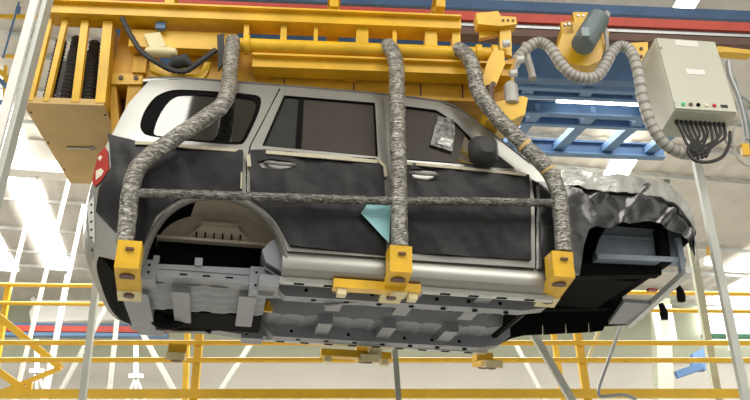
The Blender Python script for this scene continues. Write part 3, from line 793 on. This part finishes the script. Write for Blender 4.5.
gm = empty('gear_motor', W, KF.M @ kp(580, 60, -.25)); tag(gm, 'grey ribbed motor with a yellow gearbox, hung on the conveyor track', 'motor')
b = MB(); kprism(b, (564, 22, 577, 22, 583, 36, 600, 36, 605, 48, 601, 60, 588, 66, 572, 64, 562, 55, 558, 46, 562, 34), -.34, .2); kpart('gearbox', b, M['yellow'], KF, gm)
b = MB(); kprism(b, (573, 12, 588, 12, 586, 26, 575, 28), -.26, .08); kprism(b, (561, 22, 572, 21, 574, 33, 563, 35), -.34, .05)
for x, y in ((565, 25), (569, 24.5), (578, 16), (583, 16)): c = kp(x, y, -.34); b.cyl(c, c + Vector((0, -.012, 0)), .012, 8, 1)
kpart('mounting_plate', b, [M['yellow'], M['steel']], KF, gm)
p, q = kp(598.5, 18, -.40), kp(582, 46, -.50)
b = MB(); n_ = 36; b.tube([p.lerp(q, i / n_) for i in range(n_ + 1)], [(.094 if i % 2 else .088) * (.75 if i in (0, n_) else 1) for i in range(n_ + 1)], 20); b.box(q + Vector((-.03, -.12, .02)), q + Vector((.03, -.05, .10))); kpart('motor_housing', b, M['motor'], KF, gm)
b = MB(); c = kp(607, 14, -.36); b.tube([c + Vector((0, 0, -.04)), c, c + Vector((0, 0, .03))], [.02, .03, .012], 10); kpart('cable_gland', b, M['clear'], KF, gm)
b = MB(); b.tube(smooth_path([kp(*p) for p in ((604, 22, -.36), (606, 36, -.37), (607, 52, -.37), (602, 70, -.36))]), .018, 8); kpart('lead', b, M['hose'], KF, gm)
b = MB(); kprism(b, (559, 44, 567, 46, 568, 56, 561, 55), -.33, .04); kpart('cover_plate', b, M['motor'], KF, gm)
b = MB(); kprism(b, (602, 30, 609, 31, 608, 44, 602, 46), -.28, .05); kpart('mounting_plate', b, M['yellow'], KF, gm)

b = MB(); b.tube(smooth_path([kp(*p) for p in ((507, 80, -.45), (513, 66, -.42), (523, 52, -.40), (537, 42.5, -.40), (549, 47, -.42), (559, 61, -.46), (570, 73, -.48), (583, 78, -.48), (597, 76, -.46), (606, 64, -.44), (613, 51, -.42), (622, 46, -.42), (632, 53, -.44), (638, 72, -.50), (643, 100, -.52), (652, 126, -.52), (666, 145, -.50), (684, 154, -.44), (696, 152, -.40))], 10), .045, 12, 0, ribs=.05, band=3)
tag(build('cable_conduit', b, [M['hose'], mat('hose_rib_shade', (.24, .23, .21), .6)], None, KF, 50), 'grey ribbed conduit looping in waves under the motor to the control box', 'conduit')  # darker rings coloured in as the shading between ribs
b = MB(); b.tube(smooth_path([kp(*p) for p in ((525, 44, -.36), (527, 56, -.38), (531, 70, -.39), (533, 79, -.40))]), [.030] * 18 + [.036], 10); tag(build('strap', b, M['hose'], None, KF), 'short beige strap hanging down beside the first bend of the grey conduit', 'strap')

bx = Frame(KF.M @ kp(695, 77, -.42), 7, 0); bx.M = bx.M @ Matrix.Rotation(R(-11), 4, 'X'); bx.I = bx.M.inverted(); bx.o = bx.I @ CAM; bx.r = bx.I.to_3x3()
cb = empty('control_box', W, bx.M @ Vector((0, .12, -.42))); tag(cb, 'beige electrical control box with a row of buttons, hung from the conveyor track', 'control box')
def bq(px, py): return bx.at(px, py, 0)
TL, TR, BL, BR = bq(655, 40), bq(713, 42), bq(674, 111), bq(738, 114)
u0, u1 = (TL.x + BL.x) / 2, (TR.x + BR.x) / 2; z0, z1 = (BL.z + BR.z) / 2, (TL.z + TR.z) / 2
b = MB(); b.box((u0, .0, z0), (u1, .33, z1)); cbody = kpart('housing', b, M['box'], bx, cb)
b = MB(); b.box((u0 + .008, -.022, z0 + .008), (u1 - .008, .004, z1 - .008)); 
kpart('door', b, M['box'], bx, cb)
def disc(name, px, py, r, m, d=.012):
    c = bx.at(px, py, -.022); b = MB(); b.cyl(c, c + Vector((0, -d, 0)), r, 12); kpart(name, b, m, bx, cb)
for (x, m_) in ((683, 'lens_green'), (690.5, 'brown'), (698, 'black'), (706, 'clearlens'), (714, 'lens_red')): disc('button', x, 104.5 + (x - 683) * .05, .016, M[m_])
c = bx.at(724, 106.5, -.022); b = MB(); b.box(c - Vector((.028, .008, .012)), c + Vector((.028, .004, .012))); kpart('selector', b, M['dark'], bx, cb)
for x, y in ((661, 48), (674.5, 102)): disc('lock', x, y, .012, M['steel'], .006)
for x0, y0, x1, y1 in ((676, 41.5, 697, 45.5), (687, 70, 704, 74)):
    a, c = bx.at(x0, y1, -.0235), bx.at(x1, y0, -.0235); b = MB(); b.box((a.x, -.0255, a.z), (c.x, -.0215, c.z)); kpart('nameplate', b, M['white'], bx, cb)
zc = z0
for k in range(11):
    u = u0 + .07 + k * (u1 - u0 - .13) / 10
    b = MB(); b.cyl((u, .12, zc - .035), (u, .12, zc + .005), .016, 8); gl = kpart('cable_gland', b, M['dark'], bx, cb)
    e = bx.at(700 + (k % 4) * 4 - 6, 152 + (k * 3 % 8), .06); b = MB()
    b.tube(smooth_path([(u, .12, zc - .03), (u * .9, .12, zc - .12 - .02 * (k % 3)), ((u + e.x) / 2 + .03 * math.sin(k), .10, (zc + e.z) / 2 - .06), e]), .012, 6); kpart('cable', b, M['dark'], bx, cb)
b = MB(); b.tube(smooth_path([bx.at(*p) for p in ((730, 132, .12), (729, 145, .1), (722, 157, .08), (708, 162, .06), (694, 160, .06), (688, 150, .08), (692, 143, .1))]), .015, 6); kpart('cable', b, M['dark'], bx, cb)
b = MB(); kprism(b, (628, 43, 648, 42, 648, 50, 641, 63, 636, 56, 634, 50, 628, 49), -.36, .06); c = kp(640, 47, -.2); 
for x, y in ((641, 49), (641, 57)): c = kp(x, y, -.36); b.cyl(c, c + Vector((0, -.012, 0)), .014, 8, 1)
kpart('hanging_bracket', b, [M['yellow'], M['brown']], KF, cb)
b = MB(); kprism(b, (718, 46, 752, 50, 752, 54, 720, 51), -.25, .1); b.box((kp(718, 50, -.25).x - .05, -.25, kp(718, 50, -.25).z - .02), (kp(718, 50, -.25).x + .04, 0, kp(718, 50, -.25).z + .03)); kpart('hanging_bracket', b, M['yellow'], KF, cb)

hc = empty('hanging_cable', W, KF.M @ kp(735, 150, -.3)); tag(hc, 'dark bundled cable with pale loops hanging right of the control box', 'cable')
for pts, r, m_ in ((((728, 62), (730, 76), (738, 96), (744, 120), (747, 140)), .022, 'steel'), (((733, 78), (740, 98), (748, 124), (752, 150)), .016, 'motor'), (((729, 118), (724, 132), (728, 144), (740, 146), (749, 138)), .011, 'hose'),
                   (((735, 126), (733, 142), (738, 158), (749, 166), (760, 160)), .011, 'hose'), (((742, 96), (748, 100), (756, 108)), .016, 'steel')):
    b = MB(); b.tube(smooth_path([kp(x, y, -.3) for x, y in pts]), r, 8); kpart('cable', b, M[m_], KF, hc)
b = MB(); c = kp(745, 150, -.32); b.box(c - Vector((.03, .02, .05)), c + Vector((.03, .02, .05))); kpart('connector', b, M['yellow'], KF, hc)

# ================================================================== RAILS AND POSTS ROUND THE CAR
def wp(px, py, Y): return W.at(px, py, Y)
def pbar(b, x0, y0, x1, y1, Y, px, d=None, mi=0):
    p, q = wp(x0, y0, Y), wp(x1, y1, Y); s_ = W.scale((p + q) / 2) * px
    b.beam(p, q, s_, d or s_, (0, 1, 0), mi); return b
def ptube(b, x0, y0, x1, y1, Y, px, mi=0):
    p, q = wp(x0, y0, Y), wp(x1, y1, Y); b.cyl(p, q, W.scale((p + q) / 2) * px / 2, 10, mi); return b
gr = empty('guard_rail', W, wp(375, 398, 9.6)); tag(gr, 'lower yellow guard rail with two bars and a toe board below the car', 'guard rail')
for y in (342.6, 359.8):
    b = MB(); ptube(b, -60, y, 810, y + .4, 9.6, 5.2); kpart('handrail', b, M['rail_y'], W, gr)
b = MB(); pbar(b, -60, 394, 810, 393.5, 9.6, 9, .05); kpart('toe_board', b, M['rail_y'], W, gr)
for x0, y0, x1 in ((200, 330, 194), (577, 330, 587), (-40, 335, -48), (800, 335, 812)):
    p, q = wp(x0, y0, 9.66), wp(x1, 398, 9.66); q = p + (q - p) * (p.z / (p.z - q.z)); b = MB(); b.beam(p, q, .08, .08); kpart('post', b, M['rail_y'], W, gr)
g2 = empty('guard_rail', W, wp(375, 360, 12.5)); tag(g2, 'upper yellow guard rail seen left and right of the car, behind the lower one', 'guard rail')
for y0, y1 in ((284.5, 293.5), (303, 311)):
    b = MB(); ptube(b, -60, y0 - .6, 810, y1 + 1.2, 12.5, 4.2); kpart('handrail', b, M['rail_y'], W, g2)
for x0, y0, x1, y1 in ((9, 283, -9, 400), (189, 286, 185, 400), (548, 292, 563, 400)):
    p, q = wp(x0, y0, 12.56), wp(x1, y1, 12.56); q = p + (q - p) * (p.z / (p.z - q.z)); b = MB(); b.beam(p, q, .075, .075); kpart('post', b, M['rail_y'], W, g2)
sr = empty('stair_handrail', W, wp(30, 395, 11)); tag(sr, 'bent yellow stair handrail at the lower left, crossing the guard rail', 'handrail')
b = MB(); pbar(b, -20, 301, 61, 368, 11, 6.5); kpart('bar', b, M['rail_y'], W, sr)
b = MB(); pbar(b, 61, 368, 2, 392, 11, 4); kpart('bar', b, M['rail_y'], W, sr)
b = MB(); pbar(b, -20, 358, 26, 391, 11, 6.5); kpart('bar', b, M['rail_y'], W, sr)
b = MB(); pbar(b, 30, 383, 27, 398, 11, 5); kpart('post', b, M['rail_y'], W, sr)
gl_ = empty('catwalk_rail', W, wp(10, 95, 9)); tag(gl_, 'yellow catwalk rail under the roof at the upper left edge', 'handrail')
for a in ((-40, 16, 42, 17, 3.5), (3, 56, 20, 57, 3), (-20, 55, 14, 84, 5), (6, 66, 4, 100, 3)):
    b = MB(); pbar(b, *a[:4], 9, a[4]); kpart('bar', b, M['rail_y'], W, gl_)
b = MB(); ptube(b, 19, 2, 3, 58, 8.6, 2.2); c = wp(18, 10, 8.6); b.tube([c + Vector((0, 0, -.04)), c + Vector((0, 0, .04))], .03, 8); tag(build('stay_rod', b, M['bluelt'], None, W), 'thin slanted blue rod in the upper left corner', 'rod')
b = MB(); b.tube(smooth_path([wp(x, y, 8.6) for x, y in ((-6, 76), (4, 84), (10, 92), (6, 100), (-4, 104))]), .03, 8); tag(build('pipe_bend', b, M['bluelt'], None, W), 'bent blue pipe at the left edge beside the leaning column', 'pipe')

col = empty('column', W, wp(-25, 230, 5.2)); tag(col, 'thick white leaning column at the upper left, in front of the cage', 'column')
b = MB(); p = [wp(x, y, 5.2) for x, y in ((34, -14), (42, -14), (-18, 214), (-29, 214))]
p = p[:2] + [a + (b_ - a) * (a.z / (a.z - b_.z)) for a, b_ in ((p[1], p[2]), (p[0], p[3]))]
b.prism(p, (.0, .03, 0)); kpart('flange', b, M['white'], W, col)
b = MB(); b.prism([q + Vector((.045, .03, 0)) for q in (p[0].lerp(p[1], .4), p[1], p[2], p[3].lerp(p[2], .4))], (.0, .10, 0)); kpart('web', b, M['post'], W, col)

def post(x0, y0, x1, y1, Y, px, m, label, name='steel_post', group=None):
    b = MB(); p, q = wp(x0, y0, Y), wp(x1, y1, Y); s_ = W.scale((p + q) / 2) * px
    if y1 > 388: q = p + (q - p) * (p.z / (p.z - q.z))
    b.beam(p, q, s_, s_)
    t = tag(build(name, b, M[m], None, W), label, 'post', group); return t
post(40, 170, -8, 360, 14, 3.4, 'white', 'white slim post at the far left edge, crossing the bent handrail')
post(84, 205, 44, 392, 14, 3.4, 'white', 'white slim post second from the left edge, under the flat cage base')
b = None
post(74, 160, 16, 394, 13.4, 3.4, 'white', 'white slanted post between the left edge posts and the bright skylight strip')
post(68, 275, 45, 398, 14.3, 4.6, 'white', 'white short post rising behind the guard rail left of the grey post')
post(103, 230, 82, 404, 8.9, 6.2, 'post', 'pale grey post in front of the guard rails at the left')
post(112, 296, 58, 396, 14.6, 3.8, 'post', 'pale sloping brace behind the pale grey post')
post(119, 300, 109, 396, 14.8, 4, 'post', 'pale upright post below the black rear valance of the car')
post(138, 325, 178, 398, 15, 5, 'post', 'pale sloping brace under the rear of the car, leaning right')
post(268, 318, 218, 394, 15, 4.5, 'post', 'pale sloping brace behind the rail below the rear wheel arch')
post(394, 338, 399, 404, 8.8, 5.5, 'postd', 'dark grey upright post below the middle of the car')
post(524, 318, 574, 404, 8.6, 7, 'post', 'grey slanted post below the front door sill, leaning left at its top')
post(516, 345, 543, 396, 15, 4, 'post', 'thin pale brace behind the slanted grey post')
post(692, 140, 748, 410, 6.6, 7.5, 'post', 'tall grey-green post running down from the control box at the right')
post(688, 225, 718, 400, 10.2, 7, 'sage', 'pale green post just right of the nose of the car, behind the tall post')
post(720, 285, 732, 350, 14, 4.5, 'white', 'short white post at the right, between the rails and the tall post')
post(601, 325, 586, 366, 12, 3.5, 'cream', 'thin cream rod hanging below the front wheel arch')
b = MB(); b.tube(smooth_path([wp(x, y, 8.4) for x, y in ((622, 322), (614, 345), (605, 370), (599, 388), (600, 396), (610, 396), (624, 395), (636, 399))]), .017, 8); tag(build('hook_pole', b, M['steel'], None, W), 'thin steel pole with a hooked foot below the front of the car', 'pole')
for k, (x, y, lab) in enumerate(((37, 345, 'small white stand behind the bent yellow handrail'), (136, 350, 'small white stand below the rear valance of the car'))):
    t = empty('work_stand', W, wp(x, 392, 16)); tag(t, lab, 'stand', 'small white stands behind the rail')
    b = MB(); pbar(b, x, y - 5, x, y + 26, 16, 4); pbar(b, x - 7, y + 26, x + 7, y + 26, 16, 4); kpart('mast', b, M['white'], W, t)
    for d in (-9, 0, 9):
        b = MB(); pbar(b, x, y + 26, x + d, y + 50, 16, 2.2); kpart('leg', b, M['white'], W, t)

# ================================================================== THE HALL
b = MB(); b.box((-40, -25, -.2), (40, 45, 0)); struct('floor', b, M['concrete'])
bw = Frame((0, 24, 0), 0, 0)
def hz(py, Y): return wp(375, py, Y).z
b = MB(); b.box((-40, 0, 0), (40, .2, hz(361, 24))); b.box((-40, 0, hz(361, 24)), (40, .2, 9.0), 1); b.box((-40, -.05, hz(363, 24)), (40, 0, hz(359, 24)), 0)
t = build('wall_back', b, [M['wallw'], M['sage']], None, bw); t['obj']['kind'] = 'structure'
b = MB(); b.box((-40, -14.2, 0), (40, -14, 5.2)); b.box((-40, -14.2, 5.2), (40, -14, 6.6), 1)
t = build('wall_front_added', b, [M['wallg'], M['sage']], None, W); t['obj']['kind'] = 'structure'  # unseen hall wall, added so the sill and body reflect darker
# roof sheet, corrugated along its depth
b = MB(); us = [-22 + i * .1 for i in range(441)]
b.grid([[(u, v, .025 * math.sin(u * 2 * math.pi / .4)) for v in (-6, 5, 10, 15, 20, 26)] for u in us], 0, (0, 0, .03)); struct('ceiling', b, M['roof'], BF, 60)
def skylight(n, q):
    P = [BF.atw(x, y, -.04) for x, y in q]; b = MB(); b.prism(P, (0, 0, .02)); t = build('window_%d' % n, b, M['sky'], None, BF); t['obj']['kind'] = 'structure'
def strip(n, x0, x1, y, yn, yf):
    a, c = BF.atw(x0, y, -.04), BF.atw(x1, y, -.04); v0, v1 = BF.atw((x0 + x1) / 2, yn, -.04).y, BF.atw((x0 + x1) / 2, yf, -.04).y
    b = MB(); b.box((a.x, v0, -.05), (c.x, v1, -.03)); t = build('window_%d' % n, b, M['sky'], None, BF); t['obj']['kind'] = 'structure'
strip(1, 15, 46, 200, -40, 268); strip(2, -55, -20, 200, -40, 268); strip(3, 745, 790, 280, 150, 300)
strip(4, -165, -120, 200, -40, 268); strip(5, 840, 880, 200, 60, 280)
for i, (y, s_) in enumerate(((60, .12), (92, .12), (125, .12), (203, .10), (232, .09), (254, .12), (268, .10), (40, .12))):
    v = BF.atw(50, y, -.12).y; b = MB(); b.box((-20, v, -.12), (20, v + s_ * .6, -.055)); t = build('trim_%d' % (i + 1), b, M['flange'], None, BF); t['obj']['kind'] = 'structure'
v = BF.atw(20, 163, -.5).y; b = MB(); b.box((-20, v, -.62), (-.2, v + .15, -.05)); b.box((-20, v - .1, -.66), (-.2, v + .25, -.62)); tag(build('roof_beam', b, M['white'], None, BF), 'broad white roof beam at the left, crossing behind the leaning column', 'beam')
# blue roof steelwork
TF = Frame((0, 0, 7.6), 5, 0)
tr = empty('roof_frame', W, TF.M @ TF.atw(580, 120, 0)); tag(tr, 'blue ladder-like roof steelwork between the carrier and the control box', 'truss')
uL, uR = TF.atw(250, 110, 0).x, TF.atw(700, 110, 0).x
vs2 = []
for y, hgt, fw, m_ in ((86, .07, .03, 'bluelt'), (94, .07, .03, 'blue'), (109, .15, .05, 'blue'), (122, .07, .03, 'blue'), (148, .17, .08, 'blue')):
    v = TF.atw(580, y, 0).y; vs2.append(v); b = MB()
    b.box((uL, v, -hgt / 2), (uR, v + .05, hgt / 2)); b.box((uL, v - fw / 2, -hgt / 2 - .03), (uR, v + .05 + fw / 2, -hgt / 2), 1); b.box((uL, v - fw / 2, hgt / 2), (uR, v + .05 + fw / 2, hgt / 2 + .03)); kpart('chord', b, [M[m_], M['bluelt']], TF, tr)
for k, x in enumerate((300, 355, 412, 467, 522, 580, 635, 684)):
    for a, c in ((0, 1), (2, 4)):
        p = TF.atw(x, 100, 0).x; q = p - .1
        b = MB(); b.beam((p + (.3 if a else 0), vs2[a], 0), (p + (.1 if a else 0), vs2[c], 0), .16, .10, (0, 0, 1)); kpart('cross_bar', b, M['bluelt'], TF, tr)
v0 = KF.at(580, 60, 2.2)
pg = empty('plate_girder', W, KF.M @ Vector((0, 2.4, KF.at(580, 80, 2.4).z))); tag(pg, 'deep dark blue girder behind the wavy grey conduit', 'girder')
b = MB(); a, c = KF.at(580, 79, 2.4).z, KF.at(580, 44, 2.4).z; uR2 = KF.at(700, 60, 2.4).x
b.box((-3, 2.4, a), (uR2, 2.46, c)); kpart('web', b, M['blue'], KF, pg)
for z in (a - .03, c): 
    b = MB(); b.box((-3, 2.36, z), (uR2, 2.50, z + .03)); kpart('flange', b, M['blue'], KF, pg)
b = MB(); v = TF.atw(600, 103, 0).y; a, c = TF.atw(556, 102, 0).x, TF.atw(640, 104, 0).x; b.cyl((a, v, 0), (c, v, 0), .022, 8); tag(build('tube_lamp', b, M['lamp'], None, TF), 'long thin white tube lamp between the blue roof members', 'lamp')
def lampbox(x, y, Y, w_, h_, label):
    c = wp(x, y, Y); s_ = W.scale(c); t = empty('bay_lamp', W, c); tag(t, label, 'lamp')
    hw, hd, dz = w_ * s_ / 2, h_ * s_, .12
    b = MB(); b.hexa([c + Vector(q) for q in ((-hw, -hd, 0), (hw, -hd, 0), (hw, hd, 0), (-hw, hd, 0), (-hw * .5, -hd * .5, dz), (hw * .5, -hd * .5, dz), (hw * .5, hd * .5, dz), (-hw * .5, hd * .5, dz))]); kpart('housing', b, M['white'], W, t)
    b = MB(); b.box(c + Vector((-hw * .92, -hd * .92, -.03)), c + Vector((hw * .92, hd * .92, .01))); kpart('diffuser', b, M['lamp'], W, t)
lampbox(686, 3, 9, 22, 13, 'bright bay lamp above the control box at the top right')
lampbox(624, 139, 13, 12, 13, 'bright oval bay lamp under the blue steelwork right of the conduit')
lampbox(617, 172, 14, 26, 30, 'largest bright bay lamp hanging just above the bonnet wrap')
lampbox(638, 119, 13, 14, 7, 'small bright bay lamp tucked between blue beams left of the control box')
lampbox(522, 1, 10, 46, 9, 'long bright bay lamp at the top edge above the blue girder')
# the beam below the blue steelwork and hangers
b = MB(); v = wp(600, 163, 16); pbar(b, 480, 157, 700, 164, 16, 7, .2); tag(build('roof_beam', b, M['flange'], None, W), 'pale roof beam just above the bonnet, behind the brightest lamp', 'beam')
b = MB(); pbar(b, 672, 162, 664, 192, 15.5, 5); tag(build('drop_bracket', b, M['postd'], None, W), 'short dark bracket hanging above the nose of the car', 'bracket')
b = MB(); pbar(b, 676, 175, 704, 212, 17, 1.6); tag(build('stay_rod', b, M['post'], None, W), 'thin pale diagonal rod under the roof right of the nose', 'rod')
for x, y, m_, l_ in ((713, 250, 'rail_y', 'small yellow fitting on the far roof between the tall post and the nose'), (706, 262, 'white', 'small white fitting under the yellow one beside the pale green post')):
    c = wp(x, y, 18); b = MB(); b.hexa([c + Vector(q) for q in ((-.1, -.1, -.1), (.12, -.1, -.14), (.1, .1, -.1), (-.1, .1, -.1), (-.06, -.1, .08), (.05, -.1, .12), (.05, .1, .1), (-.1, .1, .1))]); tag(build('roof_fitting', b, M[m_], None, W), l_, 'fitting')
# far wall things
cg = empty('crane_girder', W, wp(70, 333, 21)); tag(cg, 'long red crane girder with blue edges, low at the left behind the posts', 'girder')
for y, px, m_ in ((328.5, 6, 'red'), (324.3, 2.4, 'blue'), (334, 3.4, 'bluelt')):
    b = MB(); pbar(b, -60, y, 168, y + 2, 21, px, .2); kpart('flange' if m_ != 'red' else 'web', b, M[m_], W, cg)
b = MB(); b.prism([wp(x, y, 22) for x, y in ((30, 299), (33, 296), (36, 300), (128, 300), (129, 319), (31, 322), (29, 312), (33, 306))], (0, .2, 0)); tag(build('duct', b, M['white'], None, W), 'broad white duct above the red crane girder at the left', 'duct')
b = MB(); b.prism([wp(x, y, 23.8) for x, y in ((700, 296), (760, 296), (760, 334), (704, 334))], (0, .1, 0)); t = build('window_9', b, M['sky'], None, W); t['obj']['kind'] = 'structure'
b = MB(); pbar(b, 702, 336, 760, 336.5, 23.6, 4, .15); tag(build('sill_panel', b, M['green'], None, W), 'dark green strip under the bright window at the right', 'panel')
b = MB(); pbar(b, 660, 300, 664, 404, 19, 15, .4); tag(build('pillar', b, M['sage'], None, W), 'broad pale green pillar behind the rails below the nose of the car', 'pillar')
lf = empty('ladder_frame', W, wp(662, 340, 17)); tag(lf, 'small white ladder frame below the nose of the car', 'frame')
for a in ((654, 308, 660, 342), (668, 305, 674, 341), (657, 318, 670, 317), (660, 341, 674, 341)):
    b = MB(); pbar(b, *a, 17, 5); kpart('rail', b, M['white'], W, lf)
b = MB(); b.hexa([wp(699, 364, 18) + Vector(q) for q in ((-.13, 0, -.12), (.13, 0, -.12), (.13, .2, -.12), (-.13, .2, -.12), (-.1, 0, .22), (.15, 0, .34), (.15, .2, .34), (-.1, .2, .22))]); mh = tag(empty('machine', W, wp(699, 364, 18)), 'small blue machine with a slanted arm behind the rails at the lower right', 'machine'); kpart('head', b, M['bluelt'], W, mh)
b = MB(); pbar(b, 676, 375, 702, 366, 18, 7); kpart('arm', b, M['blue'], W, mh)

# ================================================================== LIGHT
w = bpy.data.worlds.new('hall_daylight'); SC.world = w; w.use_nodes = True
bg = w.node_tree.nodes['Background']; bg.inputs[0].default_value = (1, .97, .90, 1); bg.inputs[1].default_value = 1.0
def area(name, loc, rot, sx, sy, e, col=(1, .97, .9)):
    l = bpy.data.lights.new(name, 'AREA'); l.shape = 'RECTANGLE'; l.size = sx; l.size_y = sy; l.energy = e; l.color = col
    o = bpy.data.objects.new(name, l); COL.objects.link(o); o.location = loc; o.rotation_euler = rot
area('added_fill_light', (-3.3, 1.6, 8.3), (0, 0, 0), 4.4, 4, 300)  # added lamp for unseen roof glazing, cut short to limit the window reflection
area('added_fill_light', (3.6, 1.6, 8.3), (0, 0, 0), 4.4, 4, 300)  # added twin on the right, leaving a gap in the glass reflections
area('added_fill_light', (0, 14, 8.2), (0, 0, 0), 22, 5, 2400)  # added lamp that brightens the far part of the hall
SC.view_settings.view_transform = 'Standard'; SC.view_settings.look = 'None'; SC.view_settings.gamma = 1
SC.view_settings.use_curve_mapping = False; SC.view_settings.exposure = 0.42
bpy.context.view_layer.update()
